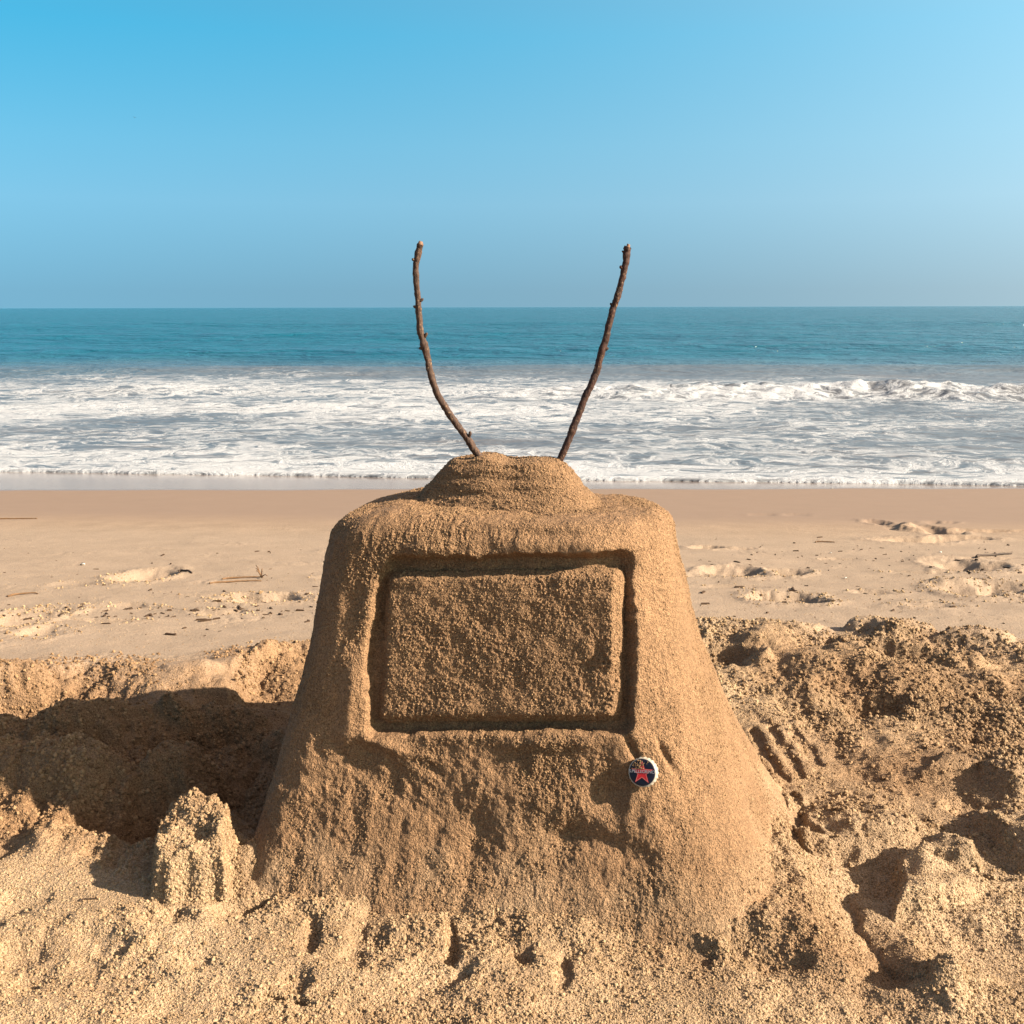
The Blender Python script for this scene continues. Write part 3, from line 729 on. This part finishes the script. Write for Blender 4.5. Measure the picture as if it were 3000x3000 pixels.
def mound_patch():
    na, nr = 420, 150
    a = np.linspace(0, 2 * np.pi, na, endpoint=False)[None, :]; r = np.linspace(1.35, 0.0, nr)[:, None]
    cx, cy = -0.015, 1.040
    ca, sa = np.cos(a), np.sin(a)
    k = (np.abs(ca) ** 2.6 + np.abs(sa) ** 2.6) ** (-1 / 2.6)
    rx = np.where(ca < 0, 0.096, 0.088); ry = 0.042
    x = cx + rx * k * ca * r; y = cy + ry * k * sa * r
    rr = np.broadcast_to(r, x.shape)
    h = 0.340 + 0.046 * np.clip(1.25 * sstep(1.22, 0.34, rr), 0, 1) ** 0.9 + 0.003 * (1 - rr)
    h = np.where(rr > 1.18, 0.338 - 0.05 * (rr - 1.18), h)
    h = h + 0.004 * np.exp(-((x + 0.036) / 0.018) ** 2) * sstep(0.9, 0.4, rr) - 0.003 * np.exp(-((x + 0.012) / 0.012) ** 2) * sstep(0.8, 0.4, rr)
    P = np.stack([x, y, h], -1); N = grid_normals(P, True)
    d = 0.0050 * fbm3(P, 20, 51, 2) + 0.0040 * fbm3(P * np.array([.35, .35, 1.8]), 50, 52, 3) + grit(P, 53)
    P = P + N * d[..., None] * sstep(1.3, 1.1, rr)[..., None]
    return P, N
PM, NM = mound_patch()
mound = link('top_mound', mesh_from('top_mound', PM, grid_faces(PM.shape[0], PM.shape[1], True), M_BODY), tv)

# ------------------------------------------------------------------ loose grains and crumbs: geometry nodes on a point cloud of spots
def grain_nodes(name, mat, sub=1, lump=0.35):
    ng = bpy.data.node_groups.new(name, 'GeometryNodeTree')
    ng.interface.new_socket('Geometry', in_out='INPUT', socket_type='NodeSocketGeometry')
    ng.interface.new_socket('Geometry', in_out='OUTPUT', socket_type='NodeSocketGeometry')
    N = ng.nodes.new; L = ng.links.new
    gi, go = N('NodeGroupInput'), N('NodeGroupOutput')
    ico = N('GeometryNodeMeshIcoSphere'); ico.inputs['Radius'].default_value = 1.0; ico.inputs['Subdivisions'].default_value = sub
    sp = N('GeometryNodeSetPosition')
    nz = N('ShaderNodeTexNoise'); nz.inputs['Scale'].default_value = 1.3
    vm = N('ShaderNodeVectorMath'); vm.operation = 'SUBTRACT'; vm.inputs[1].default_value = (.5, .5, .5)
    vs = N('ShaderNodeVectorMath'); vs.operation = 'SCALE'; vs.inputs['Scale'].default_value = lump * 3
    L(nz.outputs['Color'], vm.inputs[0]); L(vm.outputs[0], vs.inputs[0]); L(vs.outputs[0], sp.inputs['Offset'])
    L(ico.outputs[0], sp.inputs['Geometry'])
    sm = N('GeometryNodeSetMaterial'); sm.inputs['Material'].default_value = mat
    L(sp.outputs[0], sm.inputs['Geometry'])
    ip = N('GeometryNodeInstanceOnPoints')
    L(gi.outputs[0], ip.inputs['Points']); L(sm.outputs[0], ip.inputs['Instance'])
    rv = N('FunctionNodeRandomValue'); rv.data_type = 'FLOAT_VECTOR'
    rv.inputs[0].default_value = (0, 0, 0); rv.inputs[1].default_value = (6.28, 6.28, 6.28)
    L(rv.outputs[0], ip.inputs['Rotation'])
    na = N('GeometryNodeInputNamedAttribute'); na.data_type = 'FLOAT'; na.inputs['Name'].default_value = 'rad'
    L(na.outputs[0], ip.inputs['Scale'])
    L(ip.outputs[0], go.inputs[0])
    return ng
NG_GRAIN = grain_nodes('grain_scatter', M_GRAIN, 1, 0.45)
NG_CLOD = grain_nodes('clod_scatter', M_GRAIN, 2, 0.60)
def scatter(name, pts, rad, ng, parent=None, damp=None):
    me = bpy.data.meshes.new(name); pts = np.ascontiguousarray(pts, np.float32)
    me.vertices.add(len(pts)); me.vertices.foreach_set('co', pts.ravel()); attr(me, 'rad', rad); attr(me, 'damp', np.ones(len(pts)) if damp is None else damp); me.update()
    me.materials.append(M_GRAIN)
    o = link(name, me, parent); m = o.modifiers.new('scatter', 'NODES'); m.node_group = ng
    o['kind'] = 'stuff'
    return o
def on_grid(P, n, ok=None):
    nr, nc = P.shape[:2]
    A = np.linalg.norm(np.cross(P[1:, :-1] - P[:-1, :-1], P[:-1, 1:] - P[:-1, :-1]), axis=-1)
    if ok is not None: A = A * ok[:-1, :-1]
    p = (A / A.sum()).ravel(); c = np.searchsorted(np.cumsum(p), rng.random(n)).clip(0, p.size - 1)
    i, j = c // (nc - 1), c % (nc - 1); u, v = rng.random((2, n, 1))
    q = P[i, j] * (1 - u) * (1 - v) + P[i, j + 1] * u * (1 - v) + P[i + 1, j] * (1 - u) * v + P[i + 1, j + 1] * u * v
    return q, i, j
ok = ((PBd[..., 1] < 1.10) & (PBd[..., 2] > -0.02)).astype(float)
clump = np.clip(0.45 + 1.5 * fbm3(PB, 17, 12, 3, 0.6), 0.04, 1)
q, i, j = on_grid(PBd, 60000, ok * clump ** 2)
scatter('sand_grains', q, 0.0003 + 0.0008 * rng.random(len(q)) ** 4, NG_GRAIN, body)
q, i, j = on_grid(PS, 14000, (SS < 0.002).astype(float))
scatter('sand_grains', q, 0.0003 + 0.0008 * rng.random(len(q)) ** 4, NG_GRAIN, screen)
q, i, j = on_grid(PM, 9000)
scatter('sand_grains', q, 0.0003 + 0.0008 * rng.random(len(q)) ** 4, NG_GRAIN, mound)

# crumbs over the trodden ground
r0, r1 = len(yback), int(np.searchsorted(yg, 2.3))
c0, c1 = len(t_out), len(t_out) + len(t_in)
G = foot[r0:r1, c0:c1]; CRg, FLg, TRg = CR[r0:r1, c0:c1], FLAT[r0:r1, c0:c1], TRAM[r0:r1, c0:c1]
lod = 1 / np.maximum(G[..., 1], 0.6) ** 2
q, i, j = on_grid(G, 110000, (CRg ** 1.3 + 0.02 * TRg) * lod)
rad = 0.0005 + (0.0013 + 0.0010 * sstep(0.86, 1.05, q[:, 1])) * rng.random(len(q)) ** 4.0
q[:, 2] += rad * 0.25
tag(scatter('sand_crumbs', q, rad, NG_CLOD, None, damp_shade_at(q[:, 0], q[:, 1])), 'loose crumbs of damp sand strewn over the trodden beach', None, None, 'stuff')
q, i, j = on_grid(G, 150000, (0.06 + TRg * 0.8) * lod)
tag(scatter('fine_sand_grains', q, 0.0004 + 0.0008 * rng.random(len(q)) ** 2, NG_GRAIN, None, damp_shade_at(q[:, 0], q[:, 1])), 'fine sand grains lying over the golden beach', None, None, 'stuff')

def ground_at(px, py, z0=0.0, far=False):
    c = gp(px, py) if far else gp(px, py, z0)
    d = ray(px, py); k = c[1] / d[1]
    for _ in range(12):
        xx, yy = np.array([[d[0] * k]]), np.array([[d[1] * k]])
        zz = float(ground(xx, yy)[0][0, 0]); k = 0.5 * k + 0.5 * (zz - CAM_H) / d[2]
    return np.array([d[0] * k, d[1] * k, float(ground(np.array([[d[0] * k]]), np.array([[d[1] * k]]))[0][0, 0])])

# ------------------------------------------------------------------ the two twigs
def bark(name, a, b):
    k = NT(name); co = k.n('ShaderNodeTexCoord').outputs['Object']
    mp = k.n('ShaderNodeMapping'); k.l(co, mp.inputs[0]); mp.inputs['Scale'].default_value = (1, 1, 0.35)
    n = k.noise(mp.outputs[0], 420, 5.0, 0.65); n2 = k.noise(co, 70, 3.0, 0.6)
    c = k.mix(k.mapr(n, 0.35, 0.68), rgb(*a), rgb(*b))
    sandy = k.math('MULTIPLY', k.math('GREATER_THAN', k.noise(co, 520, 1.0), 0.63), k.mapr(n2, 0.45, 0.6))
    c = k.mix(k.math('MULTIPLY', sandy, 0.8), c, rgb(0.18, 0.11, 0.06))
    bs = k.n('ShaderNodeBsdfPrincipled'); k.l(c, bs.inputs['Base Color']); bs.inputs['Roughness'].default_value = 0.75; bs.inputs['Specular IOR Level'].default_value = 0.3
    bp = k.n('ShaderNodeBump'); bp.inputs['Distance'].default_value = 0.0012; k.l(n, bp.inputs['Height']); k.l(bp.outputs[0], bs.inputs['Normal'])
    k.l(bs.outputs[0], k.out.inputs[0]); return k.m
M_BARK_L = bark('grey_brown_bark', (0.020, 0.010, 0.007), (0.070, 0.036, 0.022))
M_BARK_R = bark('red_brown_bark', (0.014, 0.006, 0.004), (0.052, 0.019, 0.012))
M_RAW = simple('raw_wood', (0.15, 0.085, 0.055), 0.8, 0.2, 0.3, 500, 0.0005)
def catmull(P, n):
    P = np.asarray(P, float); P = np.vstack([2 * P[0] - P[1], P, 2 * P[-1] - P[-2]])
    out = []
    m = len(P) - 3
    for t in np.linspace(0, m - 1e-6, n):
        i = int(t); f = t - i; p0, p1, p2, p3 = P[i:i + 4]
        out.append(.5 * ((2 * p1) + (-p0 + p2) * f + (2 * p0 - 5 * p1 + 4 * p2 - p3) * f * f + (-p0 + 3 * p1 - 3 * p2 + p3) * f ** 3))
    return np.array(out)
def tube(path, rad, ns=14, seed=0, rough=0.10, knots=()):
    n = len(path); T = np.gradient(path, axis=0); T /= np.linalg.norm(T, axis=1, keepdims=True)
    ref = np.array([0, 1, 0.02]); A = np.cross(T, ref); A /= np.linalg.norm(A, axis=1, keepdims=True); B = np.cross(T, A)
    an = np.linspace(0, 2 * np.pi, ns, endpoint=False)
    D = A[:, None] * np.cos(an)[None, :, None] + B[:, None] * np.sin(an)[None, :, None]
    P = path[:, None] + D * np.asarray(rad)[:, None, None]
    nz = fbm3(P, 130, seed, 3); nz2 = fbm3(P, 420, seed + 5, 2)
    k = 1 + rough * 1.6 * nz + rough * nz2
    for at, w, h in knots:
        k = k + h * np.exp(-(((np.arange(n) / (n - 1)) - at) / w)[:, None] ** 2) * (0.6 + 0.5 * nz)
    P = path[:, None] + D * (np.asarray(rad)[:, None] * k)[..., None]
    V = np.vstack([P.reshape(-1, 3), path[:1], path[-1:]])
    F = grid_faces(n, ns, True)
    caps = []
    for j in range(ns):
        jn = (j + 1) % ns
        caps.append((n * ns, jn, j, n * ns)); caps.append((n * ns + 1, (n - 1) * ns + j, (n - 1) * ns + jn, n * ns + 1))
    return V, F, caps
def tube_mesh(name, path, rad, mat, ns=14, seed=0, rough=0.1, knots=()):
    V, F, caps = tube(path, rad, ns, seed, rough, knots)
    me = bpy.data.meshes.new(name)
    me.from_pydata([tuple(v) for v in V], [], [tuple(map(int, f)) for f in F] + [c[:3] for c in caps])
    me.polygons.foreach_set('use_smooth', np.ones(len(me.polygons), bool)); me.materials.append(mat)
    return me
def stick(px_pts, y0, y1, w0, w1, mat, seed, knots, buds, label):
    pts = []
    n = len(px_pts)
    for i, (a, b) in enumerate(px_pts):
        d = ray(a, b); yy = y0 + (y1 - y0) * i / (n - 1); pts.append(d * yy / d[1] + np.array([0, 0, CAM_H]))
    dirn = pts[0] - pts[1]; dirn /= np.linalg.norm(dirn)
    base = pts[0].copy()
    pts = [pts[0] + dirn * 0.035] + pts
    path = catmull(pts, 220)
    rad = np.linspace(w0, w1, 220)
    path[40:] += 0.0007 * np.stack([noise2(np.arange(180) * 0.09, np.zeros(180), seed), noise2(np.arange(180) * 0.09, np.ones(180) * 9.5, seed), np.zeros(180)], 1)
    me = tube_mesh('twig', path - base, rad, mat, 16, seed, 0.18, knots)
    o = tag(link('twig', me), label, 'twig', 'twigs standing as antennas in the mound'); o.location = base
    for at, ang, ln, r in buds:
        ln *= 0.36
        i = int(at * 219); p = path[i]; T = path[min(i + 1, 219)] - path[i - 1]; T /= np.linalg.norm(T)
        side = np.array([math.cos(ang), -0.3, 0]); side -= T * side.dot(T); side /= np.linalg.norm(side)
        bp = catmull([p, p + side * rad[i] + T * ln * .2, p + side * (rad[i] + ln * .55) + T * ln * .55, p + side * (rad[i] + ln * .7) + T * ln], 14)
        link('bud', tube_mesh('bud', bp - base, np.linspace(r * 1.25, r * .55, 14), mat, 8, seed + i, 0.3), o)
    tp = catmull([path[-3], path[-1], path[-1] + (path[-1] - path[-4]) * 0.5 + np.array([0.0008, 0, 0.002])], 10)
    link('broken_tip', tube_mesh('broken_tip', tp - base, np.linspace(w1 * 0.95, w1 * 0.55, 10), M_RAW, 10, seed + 3, 0.35), o)
    return o
stick([(1394, 1322), (1362, 1274), (1320, 1217), (1286, 1160), (1265, 1104), (1252, 1041), (1237, 986), (1228, 918), (1224, 850), (1220, 782), (1229, 731), (1234, 714)],
      1.040, 1.030, .0038, .0028, M_BARK_L, 3, ((.55, .012, .25), (.74, .01, .3), (.9, .02, .25), (.3, .01, .2)),
      ((.155, 0.0, .012, .0022), (.58, 0.0, .010, .0018), (.535, math.pi, .006, .0016), (.715, 0.0, .007, .0015), (.69, math.pi, .005, .0015), (.86, math.pi, .005, .0017)),
      'grey-brown twig antenna on the left, bowed outward with a kinked tip')
stick([(1642, 1345), (1676, 1266), (1714, 1168), (1748, 1092), (1765, 1028), (1782, 969), (1797, 909), (1814, 858), (1829, 799), (1838, 744), (1841, 724)],
      1.040, 1.033, .0039, .0029, M_BARK_R, 8, ((.25, .012, .2), (.47, .015, .25), (.78, .015, .3), (.9, .02, .25), (.97, .015, .35)),
      ((.66, math.pi, .005, .0015), (.84, math.pi, .006, .0017), (.47, 0.0, .005, .0017), (.92, math.pi, .004, .0016)),
      'red-brown twig antenna on the right, leaning right with a blunt knobbly tip')

# ------------------------------------------------------------------ the bottle cap
M_CAPW = simple('white_cap_enamel', (0.27, 0.245, 0.205), 0.35, 0.5, 0.04, 300)
M_CAPN = simple('navy_cap_print', (0.004, 0.004, 0.014), 0.45, 0.3, 0.25, 400)
M_RED = simple('red_print', (0.42, 0.010, 0.012), 0.4, 0.4, 0.15, 500)
M_PINK = simple('pale_red_print', (0.55, 0.14, 0.11), 0.4, 0.4, 0.1, 500)
M_WHITE = simple('white_print', (0.26, 0.265, 0.29), 0.4, 0.4, 0.05, 500)
cap_c = face_pt(1882, 2256); cap_pos = TV_MAT @ Vector((cap_c[0], float(YF(cap_c[1])) - 0.0055, cap_c[1]))
cap = tag(link('bottle_cap', None), 'navy crown bottle cap with a red star and white rim, pressed in as a knob', 'bottle cap')
nrm = Vector((-0.36, -0.87, 0.36)).normalized()
zax = nrm; xax = Vector((0, 0, 1)).cross(zax).normalized(); yax = zax.cross(xax)
cap.matrix_world = Matrix.Translation(cap_pos) @ Matrix((xax, yax, zax)).transposed().to_4x4() @ Matrix.Rotation(math.radians(6), 4, 'Z')
def lathe(prof_pts, ns=126, flutes=0):
    a = np.linspace(0, 2 * np.pi, ns, endpoint=False); P = []
    for r, z, fl in prof_pts:
        rr = r + fl * np.cos(21 * a); P.append(np.stack([rr * np.cos(a), rr * np.sin(a), np.full(ns, z)], 1))
    return np.array(P)
R = 0.0124
shell = lathe([(R * 1.07, -.0060, .0003), (R * 1.07, -.0040, .0003), (R * 1.055, -.0018, .0002), (R * 1.04, -.0006, .0002), (R * 1.02, .0002, 0), (R * 0.985, .0006, 0), (R * 0.95, .0007, 0), (R * 0.93, .0006, 0)])
link('rim', mesh_from('rim', shell, grid_faces(shell.shape[0], shell.shape[1], True), M_CAPW), cap)
disc = lathe([(R * 0.955, .0004, 0), (R * 0.945, .00085, 0), (R * 0.90, .0010, 0), (R * .6, .0011, 0), (R * .02, .00115, 0)], 96)
link('face', mesh_from('face', disc, grid_faces(disc.shape[0], disc.shape[1], True), M_CAPN), cap)
def star_pts(ro, ri, rot=math.pi / 2):
    return [((ro if i % 2 == 0 else ri) * math.cos(rot + i * math.pi / 5), (ro if i % 2 == 0 else ri) * math.sin(rot + i * math.pi / 5)) for i in range(10)]
def star_outline(name, ro, ri, w, z, mat):
    o_, i_ = star_pts(ro, ri), star_pts(ro - w * 2.2, ri - w * 0.85)
    bm = bmesh.new()
    vo = [bm.verts.new((x, y, z)) for x, y in o_]; vi = [bm.verts.new((x, y, z)) for x, y in i_]
    for k in range(10): bm.faces.new((vo[k - 1], vo[k], vi[k], vi[k - 1]))
    me = bpy.data.meshes.new(name); bm.to_mesh(me); bm.free(); me.materials.append(mat); return me
bm = bmesh.new(); c = bm.verts.new((0, 0, .00125)); vs = [bm.verts.new((x, y, .00125)) for x, y in star_pts(R * .86, R * .345)]
for k in range(10): bm.faces.new((c, vs[k - 1], vs[k]))
me = bpy.data.meshes.new('star'); bm.to_mesh(me); bm.free(); me.materials.append(M_RED)
st = link('star', me, cap); st.location = (0, -R * .02, 0)
link('star_outline', star_outline('star_outline', R * .82, R * .325, R * .055, .00135, M_PINK), st)
tc = bpy.data.curves.new('lettering', 'FONT'); tc.body = 'S.PELLEGRINO'; tc.align_x = 'CENTER'; tc.align_y = 'CENTER'; tc.size = R * .30; tc.extrude = 0.00004; tc.offset = 0.00003
tc.materials.append(M_WHITE)
tx = bpy.data.objects.new('lettering', tc); COL.objects.link(tx); tx.parent = cap; tx.location = (0, R * .06, .00148)
# sand stuck on the upper left of the cap
n = 90; a = rng.normal(2.1, 0.45, n); r = R * np.sqrt(rng.random(n)) * 0.9
pts = np.stack([r * np.cos(a), r * np.sin(a) * 1.0, np.full(n, .0012)], 1); pts = pts[pts[:, 1] > R * .22]
scatter('stuck_sand', pts, 0.0003 + 0.0005 * rng.random(len(pts)), NG_GRAIN, cap)

# ------------------------------------------------------------------ small things on the beach
M_STRAW = simple('dry_straw', (0.10, 0.052, 0.022), 0.7, 0.3, 0.3, 120)
M_DARKTWIG = simple('dark_wet_stem', (0.03, 0.016, 0.009), 0.7, 0.3, 0.4, 150)
M_SHELL = simple('white_shell', (0.34, 0.32, 0.29), 0.4, 0.4, 0.08, 300)
def stem(a, b, r, mat, label, tuft=False, far=True, bend=0.01, grp='dry stems on the smooth sand'):
    A, B = ground_at(*a, far=far), ground_at(*b, far=far)
    base = (A + B) / 2
    mid = base + np.array([0, bend, 0.0]); n = 40
    path = catmull([A, A * .66 + mid * .34 + np.array([0, bend * .4, 0]), mid * .5 + B * .5, B], n)
    zz = ground(path[None, :, 0], path[None, :, 1])[0][0]
    path[:, 2] = np.maximum(zz, np.linspace(A[2], B[2], n)) + r * 0.8
    o = tag(link('dry_stem', tube_mesh('dry_stem', path - base, np.linspace(r, r * .6, n), mat, 8, 5, .25)), label, 'plant stem', grp)
    o.location = base
    if tuft:
        for k in range(6):
            d = np.array([random.uniform(-.02, .03), random.uniform(-.03, .03), random.uniform(.004, .02)])
            p = catmull([path[-4], path[-4] + d * .6 + np.array([0, 0, .004]), path[-4] + d], 8)
            link('side_shoot', tube_mesh('side_shoot', p - base, np.linspace(r * .7, r * .4, 8), mat, 6, k, .3), o)
    return o
stem((650, 1696), (771, 1691), .0020, M_STRAW, 'thin dry stem with a tufted end, upper of a pair left of the sculpture', True)
stem((613, 1709), (766, 1702), .0020, M_STRAW, 'long thin dry stem, lower of a pair left of the sculpture')
stem((523, 1676), (562, 1679), .0030, M_DARKTWIG, 'short dark stem lying right of a footprint on the left sand')
stem((21, 1746), (111, 1738), .0020, M_STRAW, 'slightly curved dry stem near the left edge of the picture', bend=.02)
stem((-40, 1518), (109, 1517), .0025, M_STRAW, 'thin reddish stem on the wet sand at far left', bend=.0)
stem((2388, 1592), (2445, 1592), .0022, M_STRAW, 'short thin stem alone on smooth sand right of the sculpture')
stem((2860, 1640), (2963, 1628), .0035, M_DARKTWIG, 'dark twig beside footprints near the right edge of the picture')
stem((230, 2638), (286, 2633), .0009, M_DARKTWIG, 'tiny dark stem on the trodden sand at lower left', far=False, bend=.002, grp=None)
def shell(px, py, s, label, far=True):
    p = ground_at(px, py, far=far)
    n = 10; a = np.linspace(-1.2, 1.2, n); r = np.linspace(0.15, 1, 6)
    P = np.array([[(s * rr * math.sin(t) * (1 + .06 * math.cos(9 * t)), s * rr * math.cos(t) * .9, s * .45 * (1 - rr ** 2) + s * .05) for t in a] for rr in r])
    me = mesh_from('shell_fragment', P, grid_faces(6, n), M_SHELL)
    o = tag(link('shell_fragment', me), label, 'shell', 'white shell fragments'); o.location = p + np.array([0, 0, s * .05]); o.rotation_euler = (0.5, 0.2, px * .7)
    m = o.modifiers.new('thick', 'SOLIDIFY'); m.thickness = s * .12
shell(635, 2062, .0035, 'tiny white shell bit in the lit hollow left of the sculpture', False)
shell(246, 1653, .010, 'pale shell fragment on the smooth sand far left')
shell(2435, 1624, .006, 'white shell speck on smooth sand below the lone thin stem')
shell(2479, 1698, .006, 'white shell speck above the trodden ridge right of the sculpture')
shell(2753, 1622, .006, 'white shell speck among the footprints at right')
shell(2437, 1434, .008, 'white shell speck on wet sand by the waterline at right')

# dark bits of wrack strewn in lines over the smooth sand
def debris():
    V, F = [], []
    n = 700
    for k in range(n):
        band = rng.random()
        px = rng.uniform(-200, 3200); py = 1600 + 260 * rng.random() ** 0.8
        if 940 < px < 2040: continue
        if band < .5: py = 1795 + (px - 500) * -0.03 + rng.normal(0, 12) if px < 1000 else 1640 + rng.normal(0, 30)
        c = gp(px, py); s = 0.0010 + 0.0034 * rng.random() ** 3
        z = float(ground(np.array([[c[0]]]), np.array([[c[1]]]), True)[0][0, 0])
        a = rng.random() * 6.28; l = s * (1 + 2.5 * rng.random() ** 2); b = len(V)
        for sx, sy, sz in ((-1, -.4, 0), (1, -.3, 0), (1.1, .4, 0), (-.9, .3, 0), (-.8, -.3, 1), (.9, -.2, .8), (.8, .3, .9), (-.7, .2, 1.1)):
            x, y = sx * l, sy * s * 1.6
            V.append((c[0] + x * math.cos(a) - y * math.sin(a), c[1] + x * math.sin(a) + y * math.cos(a), z - s * .2 + sz * s * 1.0))
        for f in ((0, 1, 5, 4), (1, 2, 6, 5), (2, 3, 7, 6), (3, 0, 4, 7), (4, 5, 6, 7)): F.append(tuple(b + q for q in f))
    me = bpy.data.meshes.new('wrack_bits'); me.from_pydata(V, [], F); me.materials.append(simple('dry_wrack', (0.035, 0.019, 0.010), 0.8, 0.2, 0.5, 90)); return me
tag(link('wrack_bits', debris()), 'small dark bits of dry wrack strewn over the smooth sand', None, None, 'stuff')

# ------------------------------------------------------------------ two far birds
M_BIRD = simple('dark_feathers', (0.05, 0.05, 0.055), 0.8, 0.2, 0.2, 5)
def bird(px, py, dist, span, roll, label):
    d = ray(px, py); p = d * dist / d[1] + np.array([0, 0, CAM_H])
    o = tag(link('bird', None), label, 'bird', 'far birds over the sea'); o.location = p; o.rotation_euler = (0, roll, 0.3)
    bp = np.array([(0, -.5, 0), (0, -.3, .02), (0, 0, 0), (0, .35, 0), (0, .6, 0)]) * span * .5
    link('body', tube_mesh('body', catmull(bp, 12), span * .055 * np.sin(np.linspace(.25, 3.0, 12)) + span * .008, M_BIRD, 8, 2, .05), o)
    for s in (-1, 1):
        P = np.array([[(s * u * span * .5, span * (.10 - .16 * v + .06 * u * (1 - u) - .08 * u * u), span * (.16 * math.sin(u * 2.4) - .04 * u) + .01 * span * (1 - v) * v) for v in (0, .3, .7, 1)] for u in np.linspace(0, 1, 9)])
        P[..., 1] = P[..., 1] * (1 - .55 * np.linspace(0, 1, 9)[:, None] ** 2)
        w = link('wing', mesh_from('wing', P, grid_faces(9, 4), M_BIRD), o); m = w.modifiers.new('thick', 'SOLIDIFY'); m.thickness = span * .02
bird(397, 342, 300, 1.0, 0.2, 'tiny dark bird high in the blue sky at upper left')
bird(1203, 600, 420, 0.55, 0.0, 'tiny dark bird low in the sky left of the left twig')
